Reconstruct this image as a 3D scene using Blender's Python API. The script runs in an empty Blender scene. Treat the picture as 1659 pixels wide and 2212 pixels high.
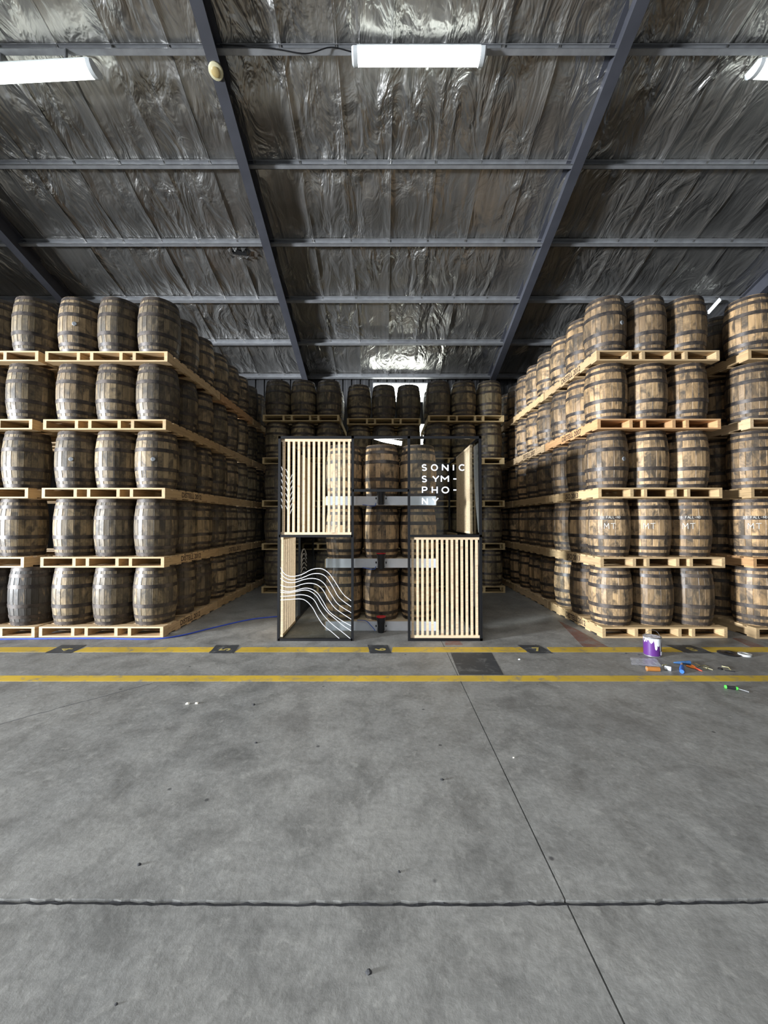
import bpy, bmesh, math, random
from mathutils import Vector, Matrix, noise
from math import pi, sin, cos, tan, atan, atan2, radians

C = bpy.context.scene.collection
S = bpy.context.scene
R_ = random.Random(7)

# ------------------------------------------------------------------ camera, world, light, exposure
CAM_H, PITCH, F_PX, W_PX, H_PX = 1.725, radians(1.31), 831.0, 1659.0, 2212.0
cd = bpy.data.cameras.new('camera')
cd.sensor_fit = 'VERTICAL'; cd.sensor_height = 36.0; cd.lens = F_PX / H_PX * 36.0
cd.clip_start = 0.05; cd.clip_end = 200
cam = bpy.data.objects.new('camera', cd); C.objects.link(cam)
cam.location = (0, 0, CAM_H); cam.rotation_euler = (pi/2 + PITCH, 0, 0)
S.camera = cam

w = bpy.data.worlds.new('sky'); S.world = w; w.use_nodes = True
w.node_tree.nodes['Background'].inputs[0].default_value = (0.62, 0.75, 1.0, 1)
w.node_tree.nodes['Background'].inputs[1].default_value = 0.25

def area(name, loc, target, sx, sy, power, col, spread=180):
    l = bpy.data.lights.new(name, 'AREA'); l.shape = 'RECTANGLE'; l.size = sx; l.size_y = sy
    l.energy = power; l.color = col; l.spread = radians(spread)
    o = bpy.data.objects.new(name, l); C.objects.link(o); o.location = loc
    d = Vector(target) - Vector(loc); o.rotation_euler = d.to_track_quat('-Z', 'Y').to_euler()
    return o
# daylight through the tall open door in the left wall
area('door_daylight', (-22.0, -4.6, 2.5), (0, 4.8, 2.2), 2.2, 3.6, 19500, (0.87, 0.93, 1.0))
area('overhead_fill', (-2.5, -2.6, 9.0), (-0.6, 1.0, 0), 9, 2.5, 230, (0.93, 0.97, 1.0), 85)  # added overhead fill for the near floor, no roof opening behind it
area('front_fill', (0, -11.6, 3.4), (0, 0, 3.4), 7, 5.0, 90, (0.95, 0.97, 1.0))  # added weak fill from behind the camera

S.view_settings.view_transform = 'Standard'
try: S.view_settings.look = 'None'
except Exception: pass
S.view_settings.gamma = 1.0
S.view_settings.use_curve_mapping = False
S.view_settings.exposure = 0.0

# ------------------------------------------------------------------ helpers
def P(px, py, y):
    """point seen at a photo position on the vertical plane at distance y"""
    u = (px - W_PX/2) / F_PX; v = (H_PX/2 - py) / F_PX
    dy = cos(PITCH) - v*sin(PITCH); dz = sin(PITCH) + v*cos(PITCH)
    return Vector((u/dy*y, y, CAM_H + dz/dy*y))
def F(px, py, z=0.0):
    """point seen at a photo position on the floor"""
    u = (px - W_PX/2) / F_PX; v = (H_PX/2 - py) / F_PX
    dy = cos(PITCH) - v*sin(PITCH); dz = sin(PITCH) + v*cos(PITCH)
    y = (z - CAM_H) / dz * dy
    return Vector((u/dy*y, y, z))

def mesh(name, verts, faces, mat=None, smooth=None):
    m = bpy.data.meshes.new(name); m.from_pydata([tuple(v) for v in verts], [], faces)
    if mat: m.materials.append(mat)
    if smooth is not None:
        m.polygons.foreach_set('use_smooth', [True]*len(m.polygons))
        m.set_sharp_from_angle(angle=radians(smooth))
    m.update()
    return m
def ob(name, m, parent=None, loc=(0,0,0), rot=(0,0,0), color=None):
    o = bpy.data.objects.new(name, m); C.objects.link(o)
    o.location = loc; o.rotation_euler = rot
    if parent is not None: o.parent = parent
    if color is not None: o.color = (*color[:3], 1)
    return o
def tag(o, label=None, cat=None, group=None, kind=None):
    if label: o['label'] = label
    if cat: o['category'] = cat
    if group: o['group'] = group
    if kind: o['kind'] = kind
    return o
def thing(name, label, cat, loc=(0,0,0), rz=0, group=None, kind=None):
    return tag(ob(name, None, None, loc, (0,0,rz)), label, cat, group, kind)

class MB:
    def __init__(s): s.v=[]; s.f=[]
    def box(s, x0, x1, y0, y1, z0, z1):
        n=len(s.v)
        s.v += [(x0,y0,z0),(x1,y0,z0),(x1,y1,z0),(x0,y1,z0),(x0,y0,z1),(x1,y0,z1),(x1,y1,z1),(x0,y1,z1)]
        s.f += [(n,n+3,n+2,n+1),(n+4,n+5,n+6,n+7),(n,n+1,n+5,n+4),(n+1,n+2,n+6,n+5),(n+2,n+3,n+7,n+6),(n+3,n,n+4,n+7)]
        return s
    def obox(s, c, ax, hx, ay, hy, az, hz):
        n=len(s.v); c=Vector(c); ax=Vector(ax).normalized()*hx; ay=Vector(ay).normalized()*hy; az=Vector(az).normalized()*hz
        for sz in (-1,1):
            for sx,sy in ((-1,-1),(1,-1),(1,1),(-1,1)): s.v.append(tuple(c+ax*sx+ay*sy+az*sz))
        s.f += [(n,n+3,n+2,n+1),(n+4,n+5,n+6,n+7),(n,n+1,n+5,n+4),(n+1,n+2,n+6,n+5),(n+2,n+3,n+7,n+6),(n+3,n,n+4,n+7)]
        return s
    def tube(s, pts, r, seg=6, cap=True):
        pts=[Vector(p) for p in pts]; n0=len(s.v); up=Vector((0,0,1))
        for i,p in enumerate(pts):
            t=(pts[min(i+1,len(pts)-1)]-pts[max(i-1,0)]).normalized()
            a=t.cross(up)
            if a.length<1e-3: a=t.cross(Vector((1,0,0)))
            a.normalize(); b=a.cross(t)
            rr = r[i] if isinstance(r,(list,tuple)) else r
            for k in range(seg):
                q=2*pi*k/seg; s.v.append(tuple(p+a*(cos(q)*rr)+b*(sin(q)*rr)))
        for i in range(len(pts)-1):
            for k in range(seg):
                a=n0+i*seg+k; b=n0+i*seg+(k+1)%seg
                s.f.append((a,b,b+seg,a+seg))
        if cap:
            s.f.append(tuple(n0+k for k in range(seg))[::-1]); m=n0+(len(pts)-1)*seg
            s.f.append(tuple(m+k for k in range(seg)))
        return s
    def lathe(s, prof, seg=24, c=(0,0,0), close=True):
        n0=len(s.v)
        for r,z in prof:
            for k in range(seg):
                q=2*pi*k/seg; s.v.append((c[0]+r*cos(q),c[1]+r*sin(q),c[2]+z))
        for i in range(len(prof)-1):
            for k in range(seg):
                a=n0+i*seg+k; b=n0+i*seg+(k+1)%seg
                s.f.append((a,b,b+seg,a+seg))
        if close:
            s.f.append(tuple(n0+k for k in range(seg))[::-1]); m=n0+(len(prof)-1)*seg
            s.f.append(tuple(m+k for k in range(seg)))
        return s
    def mesh(s, name, mat=None, smooth=None): return mesh(name, s.v, s.f, mat, smooth)
    def ob(s, name, mat, parent=None, loc=(0,0,0), rot=(0,0,0), color=None, smooth=None):
        return ob(name, s.mesh(name, mat, smooth), parent, loc, rot, color)

def smooth_path(pts, n=6):
    """Catmull-Rom through the points"""
    p=[Vector(q) for q in pts]; p=[p[0]*2-p[1]]+p+[p[-1]*2-p[-2]]; out=[]
    for i in range(1,len(p)-2):
        for k in range(n):
            t=k/n; a,b,c,d=p[i-1],p[i],p[i+1],p[i+2]
            out.append(0.5*((2*b)+(c-a)*t+(2*a-5*b+4*c-d)*t*t+(3*b-a-3*c+d)*t**3))
    out.append(p[-2]); return out

def text_mesh(name, s, size, mat, extrude=0.0, bold=0.0, space=1.0):
    c=bpy.data.curves.new(name,'FONT'); c.body=s; c.size=size; c.extrude=extrude; c.offset=bold; c.space_character=space
    c.align_x='CENTER'; c.align_y='CENTER'; c.resolution_u=3
    o=bpy.data.objects.new(name,c); C.objects.link(o)
    bpy.context.view_layer.update()
    dg=bpy.context.evaluated_depsgraph_get()
    m=bpy.data.meshes.new_from_object(o.evaluated_get(dg)); m.name=name
    bpy.data.objects.remove(o); bpy.data.curves.remove(c)
    m.materials.clear(); m.materials.append(mat)
    return m

# ------------------------------------------------------------------ materials
class NT:
    def __init__(s, name):
        s.m=bpy.data.materials.new(name); s.m.use_nodes=True; s.t=s.m.node_tree
        s.b=s.t.nodes['Principled BSDF']; s.out=s.t.nodes['Material Output']
    def n(s, typ, **kw):
        x=s.t.nodes.new(typ)
        for k,v in kw.items():
            if k.startswith('i_'):
                key=k[2:]; key=int(key) if key.isdigit() else key
                x.inputs[key].default_value=v
            else: setattr(x,k,v)
        return x
    def l(s,a,b): s.t.links.new(a,b)
    def ramp(s, fac, stops):
        r=s.n('ShaderNodeValToRGB'); cr=r.color_ramp
        while len(cr.elements)<len(stops): cr.elements.new(0.5)
        for e,(p,c) in zip(cr.elements,stops):
            e.position=p; e.color=(c,c,c,1) if isinstance(c,(int,float)) else (*c,1)
        s.l(fac,r.inputs[0]); return r.outputs[0]
    def mix(s, fac, a, b, typ='MIX'):
        x=s.n('ShaderNodeMix',data_type='RGBA',blend_type=typ)
        for sock,v in ((x.inputs[0],fac),(x.inputs[6],a),(x.inputs[7],b)):
            if hasattr(v,'is_linked'): s.l(v,sock)
            elif isinstance(v,(int,float)): sock.default_value=v if sock.type=='VALUE' else (v,v,v,1)
            else: sock.default_value=(*v,1)
        return x.outputs[2]
    def coords(s, scale=(1,1,1), rand=0.0, kind='Object'):
        tc=s.n('ShaderNodeTexCoord'); mp=s.n('ShaderNodeMapping'); mp.inputs['Scale'].default_value=scale
        s.l(tc.outputs[kind],mp.inputs[0])
        if rand:
            oi=s.n('ShaderNodeObjectInfo'); mu=s.n('ShaderNodeMath',operation='MULTIPLY',i_1=rand)
            s.l(oi.outputs['Random'],mu.inputs[0]); s.l(mu.outputs[0],mp.inputs['Location'])
        return mp.outputs[0]
    def noise(s, vec, scale, detail=4, rough=0.55, dist=0.0):
        x=s.n('ShaderNodeTexNoise'); x.inputs['Scale'].default_value=scale; x.inputs['Detail'].default_value=detail
        x.inputs['Roughness'].default_value=rough; x.inputs['Distortion'].default_value=dist
        s.l(vec,x.inputs['Vector']); return x.outputs[0]
    def bump(s, h, strength, dist=0.01):
        b=s.n('ShaderNodeBump'); b.inputs['Strength'].default_value=strength; b.inputs['Distance'].default_value=dist
        s.l(h,b.inputs['Height']); s.l(b.outputs[0],s.b.inputs['Normal']); return b
    def set(s, **kw):
        for k,v in kw.items():
            k=k.replace('_',' '); sock=s.b.inputs[k]
            if hasattr(v,'is_linked'): s.l(v,sock)
            else: sock.default_value=(*v,1) if isinstance(v,tuple) and len(v)==3 else v
        return s

def plain(name, col, rough=0.6, metal=0.0, var=0.12, scale=8, spec=0.5):
    t=NT(name); v=t.coords((1,1,1)); n=t.noise(v,scale,3)
    c=t.mix(t.ramp(n,[(0.3,0.0),(0.7,1.0)]), tuple(x*(1-var) for x in col), tuple(min(1,x*(1+var)) for x in col))
    t.set(Base_Color=c, Roughness=rough, Metallic=metal); t.b.inputs['Specular IOR Level'].default_value=spec
    return t.m

def make_oak():
    t=NT('aged_oak')
    oi=t.n('ShaderNodeObjectInfo'); at=t.n('ShaderNodeAttribute',attribute_name='tone')
    add=t.n('ShaderNodeMath',operation='ADD',i_1=1.0); t.l(at.outputs['Fac'],add.inputs[0])
    base=t.mix(1.0, oi.outputs['Color'], add.outputs[0],'MULTIPLY')
    g=t.noise(t.coords((14,14,1.6),37.0), 3.0, 5, 0.6, 0.3)
    base=t.mix(1.0, base, t.ramp(g,[(0.25,0.55),(0.5,0.95),(0.75,1.25)]),'MULTIPLY')
    b=t.noise(t.coords((1,1,0.8),61.0), 5.5, 5, 0.65, 0.6)
    base=t.mix(t.ramp(b,[(0.44,0.0),(0.62,0.88)]), base, (0.045,0.037,0.028))
    l=t.noise(t.coords((2,2,0.5),23.0), 6.5, 4, 0.6)
    base=t.mix(t.ramp(l,[(0.58,0.0),(0.70,0.45)]), base, (0.46,0.32,0.175))
    t.set(Base_Color=base, Roughness=t.ramp(b,[(0.3,0.48),(0.7,0.66)]))
    t.b.inputs['Specular IOR Level'].default_value=0.4
    t.b.inputs['Coat Weight'].default_value=0.06; t.b.inputs['Coat Roughness'].default_value=0.28
    t.bump(g,0.35,0.004); return t.m
def make_hoop():
    t=NT('dull_iron_hoop'); v=t.coords((1,1,1),40.0); n=t.noise(v,9,5,0.65)
    c=t.mix(t.ramp(n,[(0.35,0.0),(0.65,1.0)]), (0.030,0.026,0.025), (0.095,0.073,0.058))
    t.set(Base_Color=c, Metallic=0.3, Roughness=t.ramp(n,[(0.3,0.36),(0.7,0.58)])); t.bump(n,0.2,0.003); return t.m
def make_pine(name='pine', obj=True, col=(0.6,0.44,0.27)):
    t=NT(name); g=t.noise(t.coords((1.2,22,22),31.0), 2.2, 5, 0.6, 0.5); k=t.noise(t.coords((3,6,6),17.0), 2.0, 2)
    if obj: oi=t.n('ShaderNodeObjectInfo'); b=oi.outputs['Color']
    else: b=t.mix(0.0,col,col)
    b=t.mix(1.0,b,t.ramp(g,[(0.3,0.78),(0.6,1.08)]),'MULTIPLY')
    b=t.mix(t.ramp(k,[(0.62,0.0),(0.75,0.5)]), b, (0.22,0.12,0.06))
    t.set(Base_Color=b, Roughness=0.62); t.b.inputs['Specular IOR Level'].default_value=0.3; t.bump(g,0.25,0.003); return t.m
def make_concrete():
    t=NT('worn_concrete'); v=t.coords((1,1,1),0,'Generated')
    tc=t.n('ShaderNodeNewGeometry'); v=tc.outputs['Position']
    n1=t.noise(v,0.55,6,0.62,0.8); n2=t.noise(v,3.2,6,0.65,0.5); n3=t.noise(v,26,4,0.7); n4=t.noise(v,11,5,0.7,0.4)
    c=t.mix(t.ramp(n1,[(0.32,0.0),(0.68,1.0)]), (0.188,0.186,0.176), (0.268,0.260,0.240))
    c=t.mix(1.0,c,t.ramp(n2,[(0.28,0.62),(0.5,0.97),(0.72,1.26)]),'MULTIPLY')
    c=t.mix(1.0,c,t.ramp(n3,[(0.3,0.80),(0.7,1.18)]),'MULTIPLY')
    c=t.mix(t.ramp(n4,[(0.56,0.0),(0.70,0.45)]), c, (0.38,0.37,0.34))
    vo=t.n('ShaderNodeTexVoronoi'); vo.inputs['Scale'].default_value=3.1; vo.inputs['Randomness'].default_value=1.0; t.l(v,vo.inputs['Vector'])
    c=t.mix(t.ramp(vo.outputs['Distance'],[(0.03,0.75),(0.055,0.0)]), c, (0.035,0.035,0.037))
    st=t.noise(v,0.9,3,0.5,1.2)
    c=t.mix(t.ramp(st,[(0.60,0.0),(0.72,0.4)]), c, (0.085,0.08,0.075))
    t.set(Base_Color=c, Roughness=t.ramp(n2,[(0.3,0.48),(0.7,0.70)])); t.b.inputs['Specular IOR Level'].default_value=0.4
    h=t.mix(0.5,n3,n4); t.bump(h,0.55,0.006); return t.m
def make_foil():
    t=NT('crinkled_silver_foil'); g=t.n('ShaderNodeNewGeometry'); mp=t.n('ShaderNodeMapping'); mp.inputs['Scale'].default_value=(1.15,0.5,0.5)
    t.l(g.outputs['Position'],mp.inputs[0]); v=mp.outputs[0]
    a=t.noise(v,2.6,4,0.5,0.9); d=t.noise(v,8,3,0.5,0.4)
    st=t.n('ShaderNodeMapping'); st.inputs['Scale'].default_value=(7,0.35,0.35); t.l(g.outputs['Position'],st.inputs[0])
    s=t.noise(st.outputs[0],2.0,4,0.6)
    c=t.mix(t.ramp(s,[(0.3,0.0),(0.7,1.0)]), (0.33,0.325,0.31), (0.50,0.485,0.46))
    t.set(Base_Color=c, Metallic=0.85, Roughness=0.32)
    mk=t.noise(g.outputs['Position'],0.8,2); h=t.mix(0.10,a,d); h=t.mix(t.ramp(mk,[(0.35,0.15),(0.65,1.0)]),0.5,h); t.bump(h,0.7,0.32); return t.m
def make_glass():
    t=NT('clear_pane'); tr=t.n('ShaderNodeBsdfTransparent'); tr.inputs[0].default_value=(0.95,0.97,0.96,1)
    gl=t.n('ShaderNodeBsdfGlossy'); gl.inputs['Roughness'].default_value=0.03
    fr=t.n('ShaderNodeFresnel'); fr.inputs[0].default_value=1.25
    mx=t.n('ShaderNodeMixShader'); t.l(fr.outputs[0],mx.inputs[0]); t.l(tr.outputs[0],mx.inputs[1]); t.l(gl.outputs[0],mx.inputs[2])
    t.l(mx.outputs[0],t.out.inputs[0]); return t.m
def emit(name, col, k):
    t=NT(name); t.set(Base_Color=(0.8,0.8,0.8), Roughness=0.5)
    t.b.inputs['Emission Color'].default_value=(*col,1); t.b.inputs['Emission Strength'].default_value=k; return t.m

OAK=make_oak(); HOOP=make_hoop(); PINE=make_pine(); CLEARPINE=make_pine('pale_pine_slat',False,(0.72,0.55,0.36))
CONC=make_concrete(); FOIL=make_foil(); GLASS=make_glass()
STEEL=plain('grey_painted_steel',(0.065,0.067,0.08),0.5,0.0,0.12,3)
GALV=plain('galvanised_steel',(0.33,0.335,0.345),0.45,0.4,0.15,6)
BLACK=plain('black_steel',(0.007,0.007,0.008),0.5,0.0,spec=0.3)
WHITE=plain('white_paint',(0.80,0.81,0.83),0.5,0,0.05)
INK=plain('stencil_ink',(0.045,0.025,0.018),0.8)
CHALK=plain('chalk',(0.58,0.55,0.49),0.9,var=0.3,scale=60)
DARKWALL=plain('dark_wall_sheet',(0.035,0.035,0.037),0.6,0.1)
WALLM=plain('grey_wall_sheet',(0.09,0.092,0.095),0.6,0.0)

def make_worn(name, col, under, lo=0.52, hi=0.68):
    t=NT(name); g=t.n('ShaderNodeNewGeometry'); n=t.noise(g.outputs['Position'],7,6,0.7,0.5); m=t.noise(g.outputs['Position'],1.6,3)
    c=t.mix(t.ramp(n,[(lo,0.0),(hi,0.8)]), col, under)
    c=t.mix(1.0,c,t.ramp(m,[(0.3,0.82),(0.7,1.12)]),'MULTIPLY')
    t.set(Base_Color=c, Roughness=0.6); t.b.inputs['Specular IOR Level'].default_value=0.35; return t.m
YELLOW=make_worn('worn_yellow_paint',(0.58,0.39,0.045),(0.24,0.22,0.17))
DARKPATCH=make_worn('worn_black_floor_paint',(0.045,0.047,0.05),(0.17,0.17,0.165))
REDPATCH=make_worn('worn_red_floor_paint',(0.19,0.095,0.075),(0.2,0.18,0.165),0.45,0.6)
TAR=plain('tar_joint',(0.03,0.03,0.033),0.8,0,0.4,30)

# ------------------------------------------------------------------ floor
floor=MB().box(-13.5,13.5,-12,12,-0.30,-0.05).ob('floor',TAR); tag(floor,kind='structure')
JX, JY = 0.825, 1.775
def jag(a,b,n,amp,seed):
    r=random.Random(seed); return [(a+(b-a)*i/n, r.uniform(-amp,amp)) for i in range(n+1)]
cross=[(x, JY + 0.004*x*x*0.9 + d) for x,d in jag(-13.5,13.5,700,0.0035,3)]
def slab(x0,x1,near,far,name='slab'):
    """a concrete slab; near/far edges are lists of (x,y) following the broken cross joint, or numbers"""
    xs=[p[0] for p in cross if x0<p[0]<x1]; xs=[x0]+xs+[x1]
    def yy(e,x,s):
        if e!='joint': return e
        for (xa,ya),(xb,yb) in zip(cross,cross[1:]):
            if xa<=x<=xb: return ya+(yb-ya)*(x-xa)/(xb-xa)+s
    v=[];f=[]
    for x in xs:
        a=yy(near,x,0.013); b=yy(far,x,-0.013)
        v+=[(x,a,-0.06),(x,a,0),(x,b,0),(x,b,-0.06)]
    for i in range(len(xs)-1):
        k=4*i; f+=[(k+1,k+5,k+6,k+2),(k,k+4,k+5,k+1),(k+2,k+6,k+7,k+3)]
    f+=[(0,1,2,3),(4*len(xs)-1,4*len(xs)-2,4*len(xs)-3,4*len(xs)-4)]
    return ob(name,mesh(name,v,f,CONC),floor)
g=0.004
slab(-13.5,JX-g,'joint',12); slab(JX+g,13.5,'joint',12); slab(-13.5,JX-g,-12,'joint'); slab(JX+g,13.5,-12,'joint')
# tarry broken filler in the cross joint
v=[];f=[];r=random.Random(5)
for i,(x,y) in enumerate(cross):
    for k in range(4):
        v.append((x,y-0.015+0.010*k,-0.012+r.uniform(-0.008,0.006)))
    if i:
        for k in range(3): a=4*i+k; f.append((a-4,a,a+1,a-3))
ob('joint_filler',mesh('joint_filler',v,f,TAR),floor)
def strip(name, pts, mat, z=0.002, parent=floor):
    """flat painted quad(s) on the floor with a small thickness"""
    n=len(pts); v=[(p[0],p[1],0.0) for p in pts]+[(p[0],p[1],z) for p in pts]
    f=[tuple(range(n,2*n))]+[(i,(i+1)%n,(i+1)%n+n,i+n) for i in range(n)]
    return ob(name,mesh(name,v,f,mat),parent)
def fpts(*a): return [F(*q) for q in a]
# yellow lane lines: the far one is broken by numbered black patches
far_y0,far_y1=5.095,5.29
gaps=[(-4.42,-4.08),(-2.28,-1.96),(-0.18,0.10),(1.90,2.20),(3.95,4.30)]
xs=[-12.5]+[q for gp in gaps for q in gp]+[12.5]
for i in range(0,len(xs),2): strip('yellow_line',[(xs[i],far_y0),(xs[i+1]-0.02,far_y0),(xs[i+1],far_y1),(xs[i]+0.02,far_y1)],YELLOW)
strip('yellow_line',[(-12.5,4.175),(12.5,4.175),(12.5,4.325),(-12.5,4.325)],YELLOW)
YDIG=plain('faded_yellow_digit',(0.42,0.33,0.09),0.7)
for (a,b),d in zip(gaps,['4','5','6','7','8']):
    p=strip('number_patch',[(a,far_y0-0.05),(b,far_y0-0.05),(b-0.05,far_y1+0.09),(a-0.05,far_y1+0.09)],DARKPATCH,0.0025)
    ob('digit',text_mesh('digit',d,0.20,YDIG,0.0006,0.004),p,((a+b)/2,(far_y0+far_y1)/2,0.0035),(0,0,0 if d in '78' else pi/2))
strip('repair_patch',fpts((992,1458),(1088,1458),(1062,1410),(973,1410)),DARKPATCH,0.0015)
strip('red_paint_patch',[(p.x,p.y) for p in fpts((1262,1400),(1318,1400),(1250,1362),(1205,1340))],REDPATCH,0.0012)
strip('red_paint_patch',fpts((1580,1378),(1600,1378),(1659,1400),(1625,1400)),REDPATCH,0.0012)
strip('red_paint_patch',fpts((962,1393),(1000,1393),(992,1384),(962,1384)),REDPATCH,0.0012)
# hairline crack running off to the left
r=random.Random(11); cr=[F(-200+530*k/26,1618-143*k/26,0.0) for k in range(27)]
v=[];f=[]
for i,p in enumerate(cr):
    o=r.uniform(-0.012,0.012); v+=[(p.x,p.y+o-0.006,0.0012),(p.x,p.y+o+0.006,0.0012)]
    if i: k=2*i; f.append((k-2,k,k+1,k-1))
ob('crack',mesh('crack',v,f,plain('crack_dirt',(0.10,0.10,0.105),0.9)),floor)

# ------------------------------------------------------------------ roof: purlins, foil sheets, beams
SL=0.3473; H0=CAM_H+8.5          # purlin undersides lie on z = H0 - SL*y
RIDGE=-1.0
def rz_(y): return H0 - SL*y if y>=RIDGE else H0 - SL*RIDGE + SL*(y-RIDGE)
ang=atan(SL)
roof=MB()
for a,b in ((RIDGE,12.3),(-12.2,RIDGE)):
    n=len(roof.v)
    for y in (a,b):
        for dz in (0.26,0.34): roof.v += [(-13.6,y,rz_(y)+dz),(13.6,y,rz_(y)+dz)]
    roof.f += [(n,n+1,n+5,n+4),(n+2,n+6,n+7,n+3),(n,n+4,n+6,n+2),(n+1,n+3,n+7,n+5)]
ceiling=roof.ob('ceiling',DARKWALL); tag(ceiling,kind='structure')
PUR=[5.28+1.296*k for k in range(-5,6)]
beams_x=[-12.9,-7.62,-2.40,3.31,8.75,13.2]
# foil sheets run down the slope, each lapped over the next
sw=0.80; nx=int(27/sw)
for i in range(nx+1):
    x0=-13.5+i*sw; x1=min(x0+sw+0.03,13.5)
    v=[];f=[]; rows=int((12.15-RIDGE)/0.11); cols=9
    for a in range(rows+1):
        y=RIDGE+(12.15-RIDGE)*a/rows
        ph=((y-5.28)/1.296)%1.0; sag=0.05*sin(pi*ph)**2
        amp=0.25+0.75*sin(pi*ph)
        for b in range(cols+1):
            t=b/cols; x=x0+(x1-x0)*t
            q=Vector((x*1.9,y*1.3,i*3.7))
            d=noise.noise(q)*0.022+abs(noise.noise(q*2.6))*0.028*(0.5+0.5*noise.noise(Vector((x*0.4,y*0.4,4))))
            d+=0.012*noise.noise(Vector((x*9,y*0.5,2)))
            edge=0.030*(1-min(1,min(t,1-t)*7))
            v.append((x,y,rz_(y)+0.175-sag*0.8+d*amp-edge+0.004*(i%2)))
    for a in range(rows):
        for b in range(cols):
            k=a*(cols+1)+b; f.append((k,k+1,k+cols+2,k+cols+1))
    ob('foil_sheet',mesh('foil_sheet',v,f,FOIL,60),ceiling)
v=[(-13.5,-12,rz_(-12)+0.18),(13.5,-12,rz_(-12)+0.18),(13.5,RIDGE,rz_(RIDGE)+0.18),(-13.5,RIDGE,rz_(RIDGE)+0.18)]
ob('foil_lining',mesh('foil_lining',v,[(0,1,2,3)],FOIL),ceiling)
# C-section purlins, one length per bay
def purlin_mesh(L):
    m=MB(); h,wd,t=0.15,0.07,0.006
    # web on the far side, flanges towards the viewer, small lips
    m.box(-L/2,L/2,wd-t,wd,0,h); m.box(-L/2,L/2,0,wd,0,t); m.box(-L/2,L/2,0,wd,h-t,h); m.box(-L/2,L/2,0,t,0,0.022); m.box(-L/2,L/2,0,t,h-0.022,h)
    return m.mesh('purlin',GALV)
for a,b in zip(beams_x,beams_x[1:]):
    pm=purlin_mesh(b-a-0.02)
    for k,y in enumerate(PUR): ob('purlin',pm,ceiling,((a+b)/2,y,rz_(y)),(-ang,0,0))
# I-beams under the purlins
Lb=13.3/cos(ang)
def box_mesh(name,x0,x1,y0,y1,z0,z1,mat): return MB().box(x0,x1,y0,y1,z0,z1).mesh(name,mat)
bf=box_mesh('bottom_flange',-0.085,0.085,0,Lb,-0.20,-0.186,STEEL); wb=box_mesh('web',-0.006,0.006,0,Lb,-0.186,0.135,STEEL); tf=box_mesh('top_flange',-0.085,0.085,0,Lb,0.135,0.149,STEEL)
names=['at far left edge','over the far left stack','left of the middle bay','right of the middle bay','over the far right stack','at far right edge']
for x,nm in zip(beams_x,names):
    b=ob('roof_beam',None,None,(x,RIDGE,rz_(RIDGE)),(-ang,0,0)); tag(b,'dark grey sloping steel roof beam '+nm,None,'sloping roof beams','structure')
    for n_,m_ in (('bottom_flange',bf),('web',wb),('top_flange',tf)): ob(n_,m_,b)

# ------------------------------------------------------------------ walls
def ribbed(name,L,Hh,mat):
    m=MB(); n=max(1,int(L/0.25)); v=[];f=[]
    for i in range(n):
        x=-L/2+L*i/n; s=L/n
        for q,d in ((0,0),(0.45,0),(0.55,0.03),(0.9,0.03)):
            v+=[(x+q*s,d,0),(x+q*s,d,Hh)]
    v+=[(L/2,0,0),(L/2,0,Hh)]
    for i in range(len(v)//2-1): k=2*i; f.append((k,k+2,k+3,k+1))
    return mesh(name,v,f,mat)
WY=12.0; WT=rz_(WY)+0.2
wx0,wx1,wz0,wz1=-0.34,1.37,WT-0.80,WT-0.22
wall_back=ob('wall_back',None); tag(wall_back,kind='structure')
def wall_piece(x0,x1,z0,z1):
    o=ob('cladding_panel',ribbed('cladding_panel',x1-x0,z1-z0,DARKWALL),wall_back,((x0+x1)/2,WY,z0)); return o
for k in range(12): wall_piece(-13.5+(wx0+13.5)*k/12,-13.5+(wx0+13.5)*(k+1)/12,0,WT+0.1)
for k in range(12): wall_piece(wx1+(13.5-wx1)*k/12,wx1+(13.5-wx1)*(k+1)/12,0,WT+0.1)
sx0,sx1,sz0,sz1=1.12,1.30,3.55,4.75      # narrow bright slot lower down the wall
wall_piece(wx0,sx0,0,wz0); wall_piece(sx1,wx1,0,wz0); wall_piece(sx0,sx1,0,sz0); wall_piece(sx0,sx1,sz1,wz0); wall_piece(wx0,wx1,wz1,WT+0.1)
win=ob('window_1',None,None,((wx0+wx1)/2,WY,wz0)); tag(win,'bright translucent wall light behind the middle back barrels',None,None,'structure')
hw=(wx1-wx0)/2; hh=wz1-wz0
SKYLIT=emit('backlit_translucent_panel',(0.95,1.0,0.93),9.0)
for k in range(3): MB().box(-hw+2*hw*k/3+0.01,-hw+2*hw*(k+1)/3-0.01,0.0,0.008,0,hh).ob('pane',SKYLIT,win)
fr=MB()
for k in range(4): fr.box(-hw+2*hw*k/3-0.012,-hw+2*hw*k/3+0.012,-0.02,0.03,0,hh)
fr.box(-hw,hw,-0.02,0.03,-0.03,0); fr.box(-hw,hw,-0.02,0.03,hh,hh+0.03); fr.ob('window_frame',GALV,win)
win2=ob('window_2',None,None,((sx0+sx1)/2,WY,sz0)); tag(win2,'narrow bright slot in the back wall beside the right back pile',None,None,'structure')
MB().box(-0.09,0.09,0.0,0.008,0,sz1-sz0).ob('pane',SKYLIT,win2)
f2=MB(); q=sz1-sz0; f2.box(-0.11,-0.085,-0.02,0.03,0,q).box(0.085,0.11,-0.02,0.03,0,q).box(-0.11,0.11,-0.02,0.03,-0.025,0).box(-0.11,0.11,-0.02,0.03,q,q+0.025); f2.ob('window_frame',GALV,win2)
wl=MB(); dy0,dy1,dzt=-6.0,3.2,4.9
wl.box(-13.6,-13.5,-12,dy0,0,6); wl.box(-13.6,-13.5,dy1,12,0,6.2); wl.box(-13.6,-13.5,dy0,dy1,dzt,9.3)
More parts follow.
